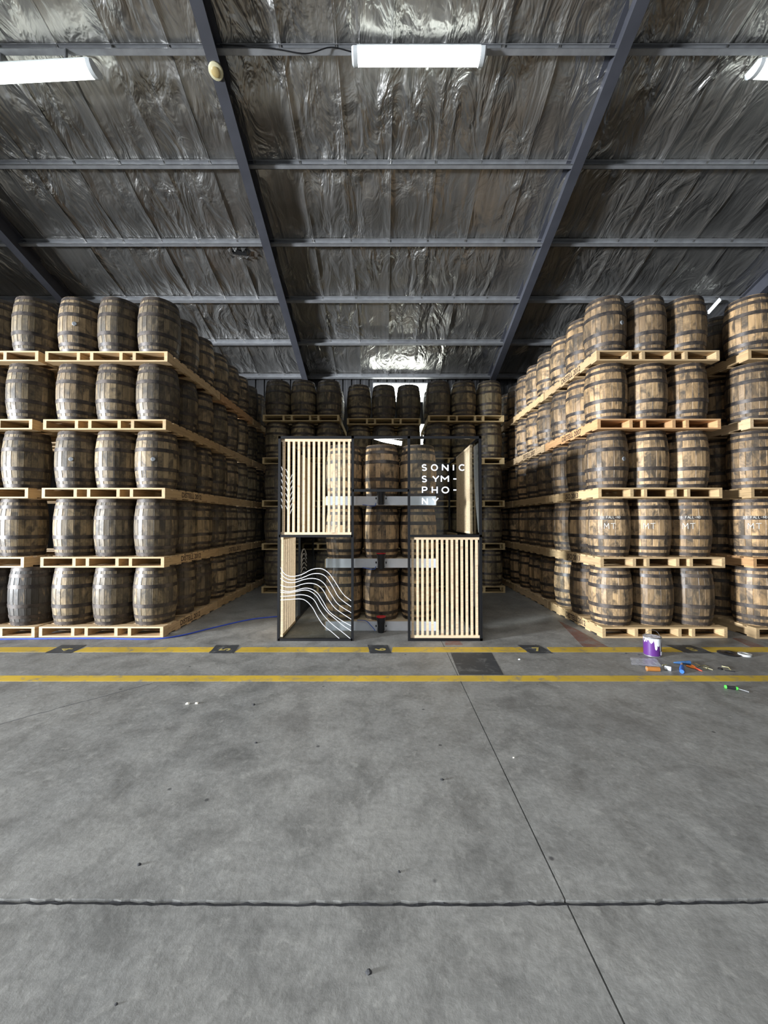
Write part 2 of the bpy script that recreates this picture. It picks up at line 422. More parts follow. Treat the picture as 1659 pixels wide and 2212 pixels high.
wl.box(-13.6,-13.5,-9,dy0,6,7.6); wl.box(-13.6,-13.5,dy1,8,6.2,7.4); wl.box(-13.6,-13.5,dy1,4.5,7.4,8.6)
tag(wl.ob('wall_left',WALLM),kind='structure')
tag(MB().box(13.5,13.6,-12,12,0,6.2).box(13.5,13.6,-8,8,6.2,7.4).box(13.5,13.6,-4,4,7.4,8.7).ob('wall_right',DARKWALL),kind='structure')
tag(MB().box(-13.5,-3.6,-12.1,-12,0,6.6).box(3.6,13.5,-12.1,-12,0,6.6).box(-3.6,3.6,-12.1,-12,5.9,6.7).ob('wall_front',WALLM),kind='structure')

# ------------------------------------------------------------------ ceiling lamps and small roof things
LAMP=emit('lit_tube_diffuser',(0.93,1.0,0.95),8.0)
CLEAR=plain('milky_clear_plastic',(0.75,0.78,0.78),0.25)
def batten(label, x, y, z, rz, L=1.84, drop=0.0):
    t=thing('ceiling_lamp',label,'lamp',(x,y,z),rz,'lit batten lamps under the roof')
    MB().box(-L/2+0.05,L/2-0.05,-0.09,0.09,-0.055,0.0).ob('housing',CLEAR,t)
    m=MB(); prof=[(cos(a)*0.115,-0.055+sin(a)*0.095) for a in [pi+pi*k/8 for k in range(9)]]
    n=0
    for s in (-1,1):
        for py,pz in prof: m.v.append((s*(L/2-0.06),py,pz))
    for k in range(8): m.f.append((k,k+9,k+10,k+1))
    m.f.append((0,8,17,9)); m.f += [tuple(range(9)), tuple(range(17,8,-1))]
    m.ob('diffuser',LAMP,t,smooth=40)
    for s in (-1,1):
        c=MB(); prof2=[(cos(a)*0.125,-0.055+sin(a)*0.105) for a in [pi+pi*k/8 for k in range(9)]]
        for q,sc in ((0,1.0),(0.06,1.0),(0.085,0.8)):
            for py,pz in prof2: c.v.append((s*(L/2-0.06+q),py*sc,-0.0+(pz)*sc))
        for j in range(2):
            for k in range(8): c.f.append((9*j+k,9*j+k+1,9*j+k+10,9*j+k+9))
            c.f.append((9*j,9*j+9,9*j+17,9*j+8))
        c.f.append(tuple(range(18,27))); c.f.append(tuple(range(8,-1,-1))); c.ob('end_cap',CLEAR,t,smooth=40)
    for q in (-0.48,0.48): MB().box(q-0.012,q+0.012,-0.02,0.02,0,0.012+drop).ob('bracket',GALV,t)
    return t
yl=PUR[5]
batten('long lit batten lamp in the middle roof bay',0.49,yl+0.03,rz_(yl)-0.015,0)
batten('long lit batten lamp in the bay left of the left beam',-4.98,yl+0.035,rz_(yl)-0.235,radians(-2.5),drop=0.22)
batten('lit batten lamp cut off at the right end of the purlin',6.12,yl+0.035,rz_(yl)-0.235,radians(2.5),drop=0.22)
# thin tube light glimpsed between the barrels at far right
e0=P(1530,677,9.3); e1=P(1556,648,9.05); mid=(e0+e1)/2
t=thing('tube_light','thin bright tube light seen between barrels of the two stacks on the right','lamp',mid)
MB().tube([e0-mid,e1-mid],0.022,8).ob('tube',emit('thin_tube_glow',(0.93,1.0,0.95),4.0),t)
MB().tube([e0-mid+Vector((0,0,0.04)),e1-mid+Vector((0,0,0.04))],0.03,6).ob('batten',WHITE,t)
for q in (e0,e1): MB().tube([q-mid+Vector((0,0,0.05)),Vector((q.x,q.y,rz_(q.y)-0.0))-mid],0.004,5).ob('hanger',BLACK,t)
# round detector on the left beam
sy=5.35
t=thing('smoke_detector','round cream detector disc under the left roof beam','detector',(beams_x[2],sy,rz_(sy)-0.202/cos(ang)))
t.rotation_euler=(-ang,0,0)
MB().lathe([(0.10,0.0),(0.10,-0.022),(0.085,-0.032)],20).ob('base',plain('cream_plastic',(0.72,0.66,0.42),0.5),t,smooth=40)
MB().lathe([(0.055,-0.028),(0.06,-0.045),(0.045,-0.055)],16).ob('sensor_cap',plain('amber_plastic',(0.55,0.42,0.18),0.4),t,smooth=40)
# wire slung from the left beam to the middle lamp
ym=yl-0.03
pts=smooth_path([(beams_x[2]+0.1,ym,rz_(yl)+0.02),(-1.6,ym,rz_(yl)-0.03),(-1.1,ym,rz_(yl)-0.11),(-0.75,ym,rz_(yl)-0.02),(-0.45,ym+0.03,rz_(yl)-0.05)],8)
tag(MB().tube(pts,0.008,5).ob('cable',BLACK),'thin dark cable slung along the first purlin to the middle lamp','cable')
# torn hole in the foil, flaps hanging
pt=P(517,540,1); k=(H0+0.13-CAM_H)/( (pt.z-CAM_H)+SL ); tc=Vector((pt.x*k,k,0)); tc.z=rz_(tc.y)+0.09
flap=MB(); r=random.Random(4)
for q in range(9):
    a=2*pi*q/9; b=a+0.6; R0=0.17
    p0=tc+Vector((cos(a)*R0*1.5,sin(a)*R0*0.7,-SL*sin(a)*R0*0.7)); p1=tc+Vector((cos(b)*R0*1.5,sin(b)*R0*0.7,-SL*sin(b)*R0*0.7))
    p2=tc+Vector((cos(a+0.3)*R0*1.35,sin(a+0.3)*R0*0.62,-SL*sin(a+0.3)*R0*0.6-0.06-r.random()*0.05)); n=len(flap.v)
    flap.v += [tuple(p0),tuple(p1),tuple(p2)]; flap.f.append((n,n+1,n+2))
o=flap.ob('torn_flap',FOIL,ceiling)
MB().obox(tc+Vector((0,0,-0.012)),(1,0.2,0),0.15,(0,1,-SL),0.06,(0,SL,1),0.004).ob('foil_hole',plain('dark_hole',(0.006,0.006,0.006),0.9),ceiling)

# ------------------------------------------------------------------ barrels
BH,RB,RH=0.870,0.302,0.258
NS=24
def prof_r(z, h=BH): u=2*z/h-1; return RH+(RB-RH)*(1-abs(u)**2.1)
ZN=8
def stave_geo(ang0, h=BH):
    a=pi/NS; v=[];f=[]
    for i in range(ZN):
        z=h*i/(ZN-1); r=prof_r(z,h)
        for q,rr in ((-1,r-0.004),(-0.86,r+0.0005),(0.86,r+0.0005),(1,r-0.004)):
            v.append((rr*cos(ang0+q*a),rr*sin(ang0+q*a),z))
    for i in range(ZN-1):
        for k in range(3): b=4*i+k; f.append((b,b+1,b+5,b+4))
    # stave ends (chime), turned in to the head
    for i,zz in ((0,0.0),(ZN-1,h)):
        r=RH-0.03; n=len(v)
        v += [(r*cos(ang0-a),r*sin(ang0-a),zz),(r*cos(ang0+a),r*sin(ang0+a),zz)]
        b=4*i; q=(n,b,b+1,b+2,b+3,n+1); f.append(q if i else q[::-1])
    return v,f
sv,sf=stave_geo(0.0); STAVE=mesh('stave',sv,sf,OAK,35)
def body_mesh(seed):
    r=random.Random(seed); v=[];f=[];tone=[]
    for s in range(NS):
        a,b=stave_geo(2*pi*s/NS); n=len(v); v+=a; f+=[tuple(i+n for i in q) for q in b]
        t=r.choice((-0.45,-0.25,-0.1,0,0.05,0.15,0.3,0.45)); tone+=[t]*len(b)
    m=mesh('staves',v,f,OAK,35); at=m.attributes.new('tone','FLOAT','FACE'); at.data.foreach_set('value',tone); return m
BODIES=[body_mesh(s) for s in range(6)]
HEAD=MB().lathe([(RH-0.028,-0.008),(RH-0.028,0.008)],24).mesh('head',OAK,40)
HZ=[(0.012,0.060),(0.105,0.155),(0.265,0.320),(0.555,0.610),(0.720,0.770),(0.815,0.863)]
def hoop_mesh(z0,z1):
    m=MB(); e=0.004
    m.lathe([(prof_r(z0)-0.004,z0),(prof_r(z0)+e,z0),(prof_r(z1)+e,z1),(prof_r(z1)-0.004,z1)],32,close=False)
    return m.mesh('hoop',HOOP,40)
HOOPS=[hoop_mesh(a,b) for a,b in HZ]
BUNG=MB().lathe([(0.032,-0.01),(0.032,0.006),(0.026,0.010)],12).mesh('bung',plain('grey_bung',(0.22,0.23,0.24),0.5),30)

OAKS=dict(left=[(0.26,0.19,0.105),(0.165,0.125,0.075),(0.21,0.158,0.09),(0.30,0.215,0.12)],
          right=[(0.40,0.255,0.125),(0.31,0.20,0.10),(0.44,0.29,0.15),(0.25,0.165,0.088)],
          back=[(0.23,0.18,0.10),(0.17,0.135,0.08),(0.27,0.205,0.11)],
          near_black=[(0.06,0.052,0.045),(0.075,0.065,0.055)],  # near-black tones for the bottom tier of the far left stack
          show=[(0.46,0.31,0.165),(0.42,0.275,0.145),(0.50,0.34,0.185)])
def barrel(x,y,z,label,group,pal,staves=False,bung=False,sc=1.0,sxy=1.0):
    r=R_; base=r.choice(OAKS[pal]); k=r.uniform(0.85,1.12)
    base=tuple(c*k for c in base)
    t=thing('oak_barrel',label,'barrel',(x,y,z),r.uniform(0,2*pi),group)
    t.scale=(sxy,sxy,sc)
    if staves:
        for s in range(NS):
            q=r.choice((0.6,0.8,0.9,1.0,1.05,1.15,1.3))
            o=ob('stave',STAVE,t,(0,0,0),(0,0,2*pi*s/NS),tuple(c*q for c in base))
    else: ob('staves',r.choice(BODIES),t,color=base)
    for zz in (0.022,BH-0.022): ob('head',HEAD,t,(0,0,zz),color=base)
    for h in HOOPS: ob('hoop',h,t)
    if bung:
        a=bung-t.rotation_euler.z; rr=prof_r(BH/2)
        ob('bung',BUNG,t,(rr*cos(a),rr*sin(a),BH*0.5),(0,pi/2,a))
    return t
def chalk(t, strokes, zc, facing, wd=0.007):
    """chalk strokes (x, z in metres) bent round the barrel"""
    v=[];f=[]
    def pt(x,z,q): z=zc+z; r=prof_r(z)+0.0055+q; a=x/RB; return (r*cos(a),r*sin(a),z)
    for pl in strokes:
        for (xa,za),(xb,zb) in zip(pl,pl[1:]):
            L=math.hypot(xb-xa,zb-za)
            if L<1e-5: continue
            nx,nz=-(zb-za)/L*wd/2,(xb-xa)/L*wd/2; n=len(v)
            for x,z in ((xa,za),(xb,zb)): v+=[pt(x-nx,z-nz,0),pt(x+nx,z+nz,0)]
            f.append((n,n+2,n+3,n+1))
    ob('chalk_mark',mesh('chalk_mark',v,f,CHALK),t,(0,0,0),(0,0,facing-t.rotation_euler.z))
def hand(s,h,wd,x=0.0):
    """hand-written capitals as strokes"""
    A={'M':[[(0,0),(0.05,1),(0.5,0.35),(0.95,1),(1,0)]],'T':[[(0,0.95),(1,1)],[(0.5,1),(0.5,0)]],'2':[[(0,0.8),(0.4,1),(0.9,0.75),(0,0),(1,0)]],
       '0':[[(0.5,1),(0.05,0.6),(0.4,0),(0.95,0.4),(0.5,1)]],'F':[[(0,0),(0,1),(0.9,1)],[(0,0.5),(0.7,0.5)]],'A':[[(0,0),(0.5,1),(1,0)],[(0.2,0.4),(0.8,0.4)]],
       'L':[[(0,1),(0,0),(0.8,0)]],'-':[[(0.1,0.5),(0.9,0.5)]],'N':[[(0,0),(0,1),(1,0),(1,1)]],'D':[[(0,0),(0,1),(0.7,0.85),(1,0.5),(0.7,0.1),(0,0)]]}
    out=[]; n=len(s); x0=x-n*wd*1.4/2
    for k,ch in enumerate(s):
        for pl in A.get(ch,[]): out.append([(x0+k*wd*1.4+a*wd,(b-0.5)*h) for a,b in pl])
    return out

# ------------------------------------------------------------------ pallets
PW,PD,PH=1.84,1.86,0.155
bt=0.022; sh=PH-2*bt
BOARD=box_mesh('deck_board',-PW/2,PW/2,-0.075,0.075,0,bt,PINE)
STRG=box_mesh('stringer',-PD/2,PD/2,-0.024,0.024,0,sh,PINE)
ORD=['bottom','second','third','fourth','top']; NTH=['first','second','third','fourth','fifth','sixth','seventh','eighth','ninth']
PINES=[(0.56,0.39,0.205),(0.53,0.37,0.20),(0.60,0.43,0.25),(0.50,0.34,0.175)]
ORANGE=(0.56,0.32,0.15)
def pallet(x,y,z,label,group,col=None,stencil=None,side=1,sw=1.0,hs=1.0):
    """x,y: middle of the pallet; z: underside"""
    t=thing('timber_pallet',label,'pallet',(x,y,z),0,group); t.scale=(sw,1,hs)
    col=col or R_.choice(PINES)
    def c(): q=R_.uniform(0.86,1.12); return tuple(a*q for a in col)
    for k in range(9): ob('deck_board',BOARD,t,(0,-PD/2+0.075+k*(PD-0.15)/8,PH-bt),color=c())
    for k in range(6): ob('base_board',BOARD,t,(0,-PD/2+0.075+k*(PD-0.15)/5,0),color=c())
    ss=[-PW/2+0.024,-0.42,-0.22,0.22,0.42,PW/2-0.024]
    for s in ss: ob('stringer',STRG,t,(s,0,bt),(0,0,pi/2),color=c())
    if stencil:
        m=STENCILS.get(stencil)
        if m is None: m=STENCILS[stencil]=text_mesh('stencil_text',stencil,0.115,INK,0.0006,0.002)
        sx=side*(PW/2+0.0012)
        ob('stencil_text',m,t,(sx,-0.12,PH/2),(pi/2,0,pi/2 if side>0 else -pi/2))
    return t
STENCILS={}
TP=1.03
def stack(name, xc, y0, npal, front, aisle, pal, hidden, xoff=(0,)*5, stencils={}, side=1, cols=(0,1,2), staves=True, oranges=(), rows2=()):
    """five tiers of pallets; front row of barrels, the aisle column and one hidden row behind the front"""
    for k in range(5):
        z=TP*k
        for d in range(npal):
            y=y0+PD/2+1.91*d
            dep=['front','middle','rear'][d]
            pallet(xc+xoff[k],y,z+0.001,f'pale pine pallet under the {ORD[k]} barrel tier, {dep} of the {name}',f'pallets of the {name}',
                   ORANGE if (k,d) in oranges else None, stencils.get((k,d)),side)
            for j in range(3):
                yy=y0+0.315+0.617*j+1.91*d; n=d*3+j
                for i in cols:
                    xx=xc+xoff[k]+(i-1)*0.617
                    jx,jy=R_.uniform(-0.002,0.002),R_.uniform(-0.002,0.002)
                    if n==0:
                        w_=['leftmost','middle','rightmost'][i]
                        if len(cols)==2: w_={cols[0]:'left',cols[1]:'right'}[i]
                        if len(cols)==1: w_='front'
                        lab=f'weathered oak barrel, {w_} in front row, {ORD[k]} tier of the {name}'
                    elif i==aisle: lab=f'oak barrel, {NTH[n]} from the front along the aisle, {ORD[k]} tier of the {name}'
                    elif n==1 and hidden: lab=f'oak barrel in the second row, behind the {["left","middle","right"][i]} front barrel, {ORD[k]} tier, {name}'
                    else: continue
                    st=staves and n==0
                    b=barrel(xx+jx,yy+jy,z+PH+0.002,lab,f'barrels of the {name}','near_black' if name=='far left stack' and k==0 else pal,st, bung=(radians(-70) if (st and R_.random()<0.12) else False))
                    if n==0 and k==1 and pal=='right':
                        fa=atan2(-yy,-xx)+0.12
                        chalk(b,hand('MT',0.085,0.062),0.46,fa,0.008)
                        if i!=1: chalk(b,hand('20 FALL-ND',0.035,0.02),0.592,fa,0.005)
XL,YL=-4.19,5.735
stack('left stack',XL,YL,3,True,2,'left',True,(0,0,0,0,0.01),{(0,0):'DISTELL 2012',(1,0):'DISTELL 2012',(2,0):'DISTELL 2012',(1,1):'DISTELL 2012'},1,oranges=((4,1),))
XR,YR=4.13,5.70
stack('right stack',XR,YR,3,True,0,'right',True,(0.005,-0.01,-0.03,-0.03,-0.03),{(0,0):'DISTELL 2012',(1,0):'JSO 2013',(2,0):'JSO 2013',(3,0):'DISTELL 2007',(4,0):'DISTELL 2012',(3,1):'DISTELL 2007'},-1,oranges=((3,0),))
stack('far left stack',-6.14,5.72,1,True,None,'left',False,(0.06,-0.12,-0.08,-0.04,0.03),{},1,cols=(1,2))
stack('far right stack',6.36,5.66,2,True,0,'right',False,(0.0,-0.02,-0.03,-0.02,-0.03),{},-1,cols=(0,),oranges=((1,0),))
def back_pile(name,xc,y0,dx,rear_top):
    for k in range(5):
        z=TP*k
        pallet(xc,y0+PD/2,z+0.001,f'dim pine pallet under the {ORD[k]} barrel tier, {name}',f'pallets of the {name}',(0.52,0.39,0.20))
        for j in range(2):
            if j and k==4 and not rear_top: continue
            for i in range(3):
                w_=['left','middle','right'][i]
                lab=(f'dim oak barrel, {w_} of three in front, {ORD[k]} tier of the {name}' if j==0 else f'oak barrel in the dark behind the {w_} front barrel, {ORD[k]} tier, {name}')
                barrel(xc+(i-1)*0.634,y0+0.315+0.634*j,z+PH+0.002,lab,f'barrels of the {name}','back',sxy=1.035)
back_pile('left back pile',-2.0,9.2,1.0,True)
back_pile('middle back pile',-0.005,9.52,1.0,False)
back_pile('right back pile',1.985,9.25,1.0,True)

# ------------------------------------------------------------------ display stand
YF,YB=5.56,8.25; XA,XB=-1.535,1.415; ZT=2.955; t_=0.036; XM1,XM2=-0.455,0.362; ZM=1.505
disp=thing('display_stand','black steel frame display stand with pale slats, clear panes and white lettering in the aisle','display',((XA+XB)/2,YF,0))
O=Vector(((XA+XB)/2,YF,0))
def part(m,name,mat,parent=None,smooth=None):
    m.v=[tuple(Vector(p)-O) for p in m.v]; return m.ob(name,mat,parent or disp,smooth=smooth)
def bar(name,a,b,mat=BLACK,h=t_/2):
    a=Vector(a); b=Vector(b); d=b-a; c=(a+b)/2
    ay=Vector((0,0,1)) if abs(d.normalized().z)<0.9 else Vector((1,0,0)); az=d.cross(ay)
    return part(MB().obox(c,d,d.length/2,ay,h,az,h),name,mat)
h=t_/2
for x in (XA+h,XM1,XM2,XB-h): bar('post',(x,YF+h,0),(x,YF+h,ZT))
for x in (XA+h,XB-h): bar('post',(x,YB-h,0),(x,YB-h,ZT))
bar('post',(XA+h,6.93,0),(XA+h,6.93,ZT)); bar('post',(XB-h,7.22,0),(XB-h,7.22,ZT))
bar('rail',(XA,YF+h,ZT-h),(XB,YF+h,ZT-h)); bar('rail',(XA,YB-h,ZT-h),(XB,YB-h,ZT-h))
bar('rail',(XM1,YF+h,2.165),(XM2,YF+h,2.165))
for a,b in ((XA,XM1),(XM2,XB)):
    for z in (h,ZM): bar('rail',(a+t_*0.5,YF+h,z),(b,YF+h,z))
for x in (XA+h,XB-h):
    for z in (h,ZM,ZT-h): bar('rail',(x,YF+t_,z),(x,YB-t_,z))
# slat panels
def slats(p0,p1,z0,z1,n,along):
    """n vertical pale slats with a head and foot rail from p0 to p1 (x or y values)"""
    s=0.018; dep=0.018
    pos=[p0+ (p1-p0)*(k+0.5)/n for k in range(n)]
    if along[0]=='x':
        y=along[1]
        for z in (z0+s,z1-s): part(MB().box(p0,p1,y-dep,y+dep,z-s,z+s),'slat_rail',CLEARPINE)
        for q in pos: part(slat_mb(q,y,z0+2*s,z1-2*s),'slat',CLEARPINE)
    else:
        x=along[1]
        for z in (z0+s,z1-s): part(MB().box(x-dep,x+dep,p0,p1,z-s,z+s),'slat_rail',CLEARPINE)
        for q in pos: part(slat_mb(x,q,z0+2*s,z1-2*s),'slat',CLEARPINE)
def slat_mb(x,y,z0,z1): return MB().box(x-0.017,x+0.017,y-0.017,y+0.017,z0,z1)
slats(XA+t_,XM1-h,ZM+h,ZT-t_,14,('x',YF+0.045))
slats(XM2+h,XB-t_,t_,ZM-h,14,('x',YF+0.045))
slats(YF+t_+0.04,6.45,t_,ZM-h,14,('y',XA+0.045))
slats(6.95,YB-t_,ZM+h,ZT-t_,16,('y',XA+0.045))
slats(6.0,7.20,ZM+h,ZT-t_,16,('y',XB-0.045))
slats(7.25,YB-t_,t_,ZM-h,13,('y',XB-0.045))
# panes
def pane(x0,x1,y0,y1,z0,z1): return part(MB().box(x0,x1,y0,y1,z0,z1),'pane',GLASS)
g1=pane(XA+t_,XM1-h,YF+0.012,YF+0.018,t_,ZM-h)
g2=pane(XM2+h,XB-t_,YF+0.012,YF+0.018,ZM+h,ZT-t_)
g3=pane(XA+0.012,XA+0.018,YF+t_,6.91,ZM+h,ZT-t_)
g4=pane(XA+0.012,XA+0.018,6.95,YB-t_,t_,ZM-h)
g5=pane(XB-0.018,XB-0.012,YF+t_,5.98,ZM+h,ZT-t_)
g6=pane(XB-0.018,XB-0.012,YF+t_,7.2,t_,ZM-h)
LINE=plain('white_line_paint',(0.88,0.88,0.92),0.5,0,0.02)
def sub(m,name,mat,parent): m.v=[tuple(Vector(p)-O) for p in m.v]; return m.ob(name,mat,parent)
WAVES=[[(118,1405),(165,1475),(235,1498),(330,1480),(430,1430),(520,1420),(590,1455),(650,1530),(710,1625),(760,1690),(825,1740)],
[(118,1460),(165,1510),(235,1533),(330,1515),(430,1475),(520,1473),(580,1510),(640,1600),(690,1690),(740,1740),(825,1800)],
[(118,1515),(180,1555),(260,1558),(350,1530),(430,1518),(500,1530),(560,1575),(620,1670),(680,1760),(740,1808),(825,1860)],
[(118,1583),(180,1603),(260,1600),(340,1575),(410,1566),(480,1580),(540,1630),(600,1730),(660,1810),(740,1870),(825,1925)],
[(118,1633),(200,1648),(280,1635),(360,1615),(430,1625),(490,1665),(540,1740),(600,1840),(680,1905),(760,1955),(825,1990)],
[(118,1655),(200,1662),(280,1648),(360,1634),(420,1648),(480,1695),(530,1775),(590,1855),(670,1925),(750,1990),(825,2040)],
[(118,1697),(220,1692),(320,1680),(400,1695),(460,1740),(510,1830),(570,1910),(650,1985),(740,2055),(822,2122)],
[(118,1733),(220,1727),(320,1722),(380,1745),(440,1810),(490,1900),(550,1985),(630,2050),(712,2122)]]
for wv in WAVES:
    pts=smooth_path([P(580+a/4.608,920+b/4.608,YF+0.008) for a,b in wv],5)
    pts=[p for p in pts if XA+0.03<p.x<XM1-0.012]
    sub(MB().tube(pts,0.0052,5),'wave_line',LINE,g1)
# lettering: strokes cut as flat white plates on the pane
def plate(strokes,wd=0.0175):
    """flat cut letters: smooth runs become mitred ribbons, sharp corners start a new piece set a hair further out"""
    m=MB(); runs=[]
    for pl in strokes:
        pl=[Vector((p[0],p[1])) for p in pl]; run=[pl[0]]
        for i in range(1,len(pl)):
            run.append(pl[i])
            if i<len(pl)-1 and (pl[i]-pl[i-1]).angle(pl[i+1]-pl[i],0)>radians(40): runs.append(run); run=[pl[i]]
        runs.append(run)
    for k,run in enumerate(runs):
        y0=YF+0.0115; y1=YF+0.006-0.0004*k; n=len(run); b=len(m.v)
        closed=n>3 and (run[0]-run[-1]).length<1e-5
        for i,p in enumerate(run):
            ta=(run[i]-run[i-1]) if i else ((run[0]-run[-2]) if closed else run[1]-run[0])
            tb=(run[i+1]-run[i]) if i<n-1 else ((run[1]-run[0]) if closed else run[-1]-run[-2])
            t=(ta.normalized()+tb.normalized()).normalized(); q=Vector((-t.y,t.x))*wd/2; e=Vector((0,0))
            if not closed and i==0: e=-t*wd*0.4 if k and len(run)==2 else e
            if not closed and i==n-1 and len(run)==2: e=t*wd*0.4 if k<len(runs)-1 else e
            for yy in (y1,y0):
                for sg in (-1,1): c=p+q*sg+e; m.v.append((c.x,yy,c.y))
        for i in range(n-1):
            a=b+4*i; c=a+4
            m.f += [(a,a+1,c+1,c),(a+2,c+2,c+3,a+3),(a,c,c+2,a+2),(a+1,a+3,c+3,c+1)]
        z=b+4*(n-1); m.f += [(b,b+2,b+3,b+1),(z,z+1,z+3,z+2)]
    return m
def arc(cx,cz,rx,rz,a0,a1,n=14): return [(cx+rx*cos(radians(a0+(a1-a0)*k/n)),cz+rz*sin(radians(a0+(a1-a0)*k/n))) for k in range(n+1)]
def letter(ch,x0,x1,z0,z1):
    i=0.009; x0+=i;x1-=i;z0+=i;z1-=i; cx=(x0+x1)/2; cz=(z0+z1)/2; rx=(x1-x0)/2; rz=(z1-z0)/2
    if ch=='S': return [arc(cx,cz+rz/2,rx*0.92,rz/2,25,270)[:]+arc(cx,cz-rz/2,rx,rz/2,90,-155)[1:]]
    if ch=='O': return [arc(cx,cz,rx,rz,0,360,24)]
    if ch=='C': return [arc(cx,cz,rx,rz,45,315,18)]
    if ch=='N': return [[(x0,z0),(x0,z1),(x1,z0),(x1,z1)]]
    if ch=='I': return [[(cx,z0),(cx,z1)]]
    if ch=='Y': return [[(x0,z1),(cx,cz-0.1*rz),(x1,z1)],[(cx,cz),(cx,z0)]]
    if ch=='M': return [[(x0,z0),(x0,z1),(cx,cz-0.1*rz),(x1,z1),(x1,z0)]]
    if ch=='H': return [[(x0,z0),(x0,z1)],[(x1,z0),(x1,z1)],[(x0,cz),(x1,cz)]]
    if ch=='P': return [[(x0,z0),(x0,z1),(cx,z1)]+arc(cx,z1-rz*0.55,rx,rz*0.55,90,-90,10)+[(x0,z1-rz*1.1)]]
    if ch=='-': return [[(x0,cz),(x1,cz)]]
ROWS=[(380,448,[('S',788,840),('O',880,950),('N',990,1056),('I',1092,1118),('C',1157,1226)]),
      (494,562,[('S',788,840),('Y',893,962),('M',978,1060),('-',1098,1140)]),
      (603,672,[('P',790,846),('H',888,948),('O',986,1062),('-',1098,1140)]),
      (715,784,[('N',790,850),('Y',890,956)])]
for za,zb,row in ROWS:
    for ch,a,b in row:
        p0=P(740+a/4.608,920+zb/4.608,YF); p1=P(740+b/4.608,920+za/4.608,YF)
        sub(plate(letter(ch,p0.x,p1.x,p0.z,p1.z)),'letter',LINE,g2)
# chevron twig pattern on the left side pane
for k in range(7):
    zc=P(620,1015+13*k,6.0).z
    for ya,yb,dz in ((5.66,5.80,-0.13),(5.92,6.12,-0.13),(6.46,6.20,-0.12)):
        pts=[(XA+0.006+0.016,ya+(yb-ya)*q,zc+dz*(q**1.6)) for q in (0,0.3,0.6,0.85,1)]
        sub(MB().tube(pts,0.004,4),'twig_line',LINE,g3)
for k in range(7):
    r0=0.30-0.035*k
    pts=[(XA+0.022,7.0+0.55*q,1.05-0.07*k+r0*0.5*sin(pi*q)) for q in (0,0.2,0.4,0.6,0.8,1)]
    sub(MB().tube(pts,0.006,4),'wave_line',LINE,g4)
for k in range(7):
    pts=smooth_path([(XB-0.022,5.64+0.05*k,ZT-0.08),(XB-0.022,5.64+0.048*k,2.5),(XB-0.022,5.63+0.036*k,2.05),(XB-0.022,5.61+0.012*k,ZM+0.05)],4)
    sub(MB().tube(pts,0.003,4),'string_line',LINE,g5)
for k in range(5):
    pts=smooth_path([(XB-0.022,5.66+0.05*k,ZM-0.1),(XB-0.022,5.72+0.07*k,1.0),(XB-0.022,5.8+0.09*k,0.4)],4)
    sub(MB().tube(pts,0.003,4),'string_line',LINE,g6)
# curved reflection under the top bar, imitated by an added glowing tube
lt=thing('reflection_streak','curved bright white reflection streak under the top bar of the display stand','lamp',(0.05,YF+0.085,2.9))
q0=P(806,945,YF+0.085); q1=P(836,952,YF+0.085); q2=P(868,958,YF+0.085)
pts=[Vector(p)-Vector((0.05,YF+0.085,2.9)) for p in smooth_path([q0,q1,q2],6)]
MB().tube(pts,[0.020+0.012*min(1,k/4) for k in range(len(pts))],8).ob('tube',emit('reflection_glow',(1,1,1),9.0),lt,smooth=50)
for q in (pts[1],pts[-2]): MB().tube([q,Vector((q.x,t_+0.004-0.085,ZT-0.012-2.9))],0.004,5).ob('hanger',BLACK,lt)  # added wires that hold up the reflection streak

# barrels inside the display on pallets with white fascia boards
FX,FY,FP=-0.047,6.10,0.985
FASCW=plain('off_white_board_paint',(0.60,0.62,0.66),0.55,0,0.05)
FASC=MB().box(-0.90,0.90,-0.022,0,0.0,0.165).mesh('fascia_board',FASCW)
for k in range(3):
    z=FP*k
    pl=pallet(FX,FY+PD/2,z+0.001,f'white fronted pallet under the {["bottom","middle","top"][k]} barrels inside the display stand','white fronted pallets in the display',(0.55,0.43,0.28),sw=0.965,hs=0.86)
    f_=ob('fascia_board',FASC,pl,(0,-PD/2-0.001,0)); f_['label']='white painted board across the pallet front'
    for j in range(2):
        for i in range(3):
            w_=['left','middle','right'][i]; tr=["bottom","middle","top"][k]
            lab=(f'tan oak barrel, {w_} of three in front, {tr} tier inside the display stand' if j==0 else f'tan oak barrel behind the {w_} front barrel, {tr} tier inside the display stand')
            barrel(FX+(i-1)*0.617,FY+0.315+0.617*j,z+PH*0.86+0.002,lab,'barrels inside the display stand','show',j==0,sc=0.972)
# spotlights in front of the fascias
RED=plain('red_lens',(0.55,0.02,0.03),0.15); LAMPB=plain('black_lamp_plastic',(0.014,0.014,0.016),0.38)
def spot(z,label,stand,rim=None):
    t=thing('spotlight',label,'lamp',(-0.045,FY-0.115,z),0,'black spotlights in the display')
    MB().lathe([(0.045,0),(0.05,0.02),(0.052,0.13),(0.062,0.17),(0.074,0.235),(0.069,0.235),(0.05,0.2)],20).ob('body',LAMPB,t,smooth=35)
    MB().lathe([(0.066,0.222),(0.072,0.240),(0.076,0.247)],20).ob('lens_rim',rim or RED,t,smooth=35)
    for s in (-1,1):
        MB().obox((s*0.062,0,0.09),(0,0,1),0.055,(1,0,0),0.004,(0,1,0),0.014).ob('yoke_arm',GALV,t)
        MB().lathe([(0.016,0),(0.016,0.022)],10).ob('knob',LAMPB,t,(s*0.066+(0 if s>0 else 0),0,0.10),(0,s*pi/2,0))
    MB().box(-0.066,0.066,-0.014,0.092,0.03,0.036).ob('bracket',GALV,t)
    return t
spot(0.0005,'black spotlight with red rim standing on the floor before the display barrels',True)
spot(0.978,'black spotlight clamped to the middle white pallet front',False)
spot(1.975,'black spotlight clamped to the top white pallet front',False,LAMPB)
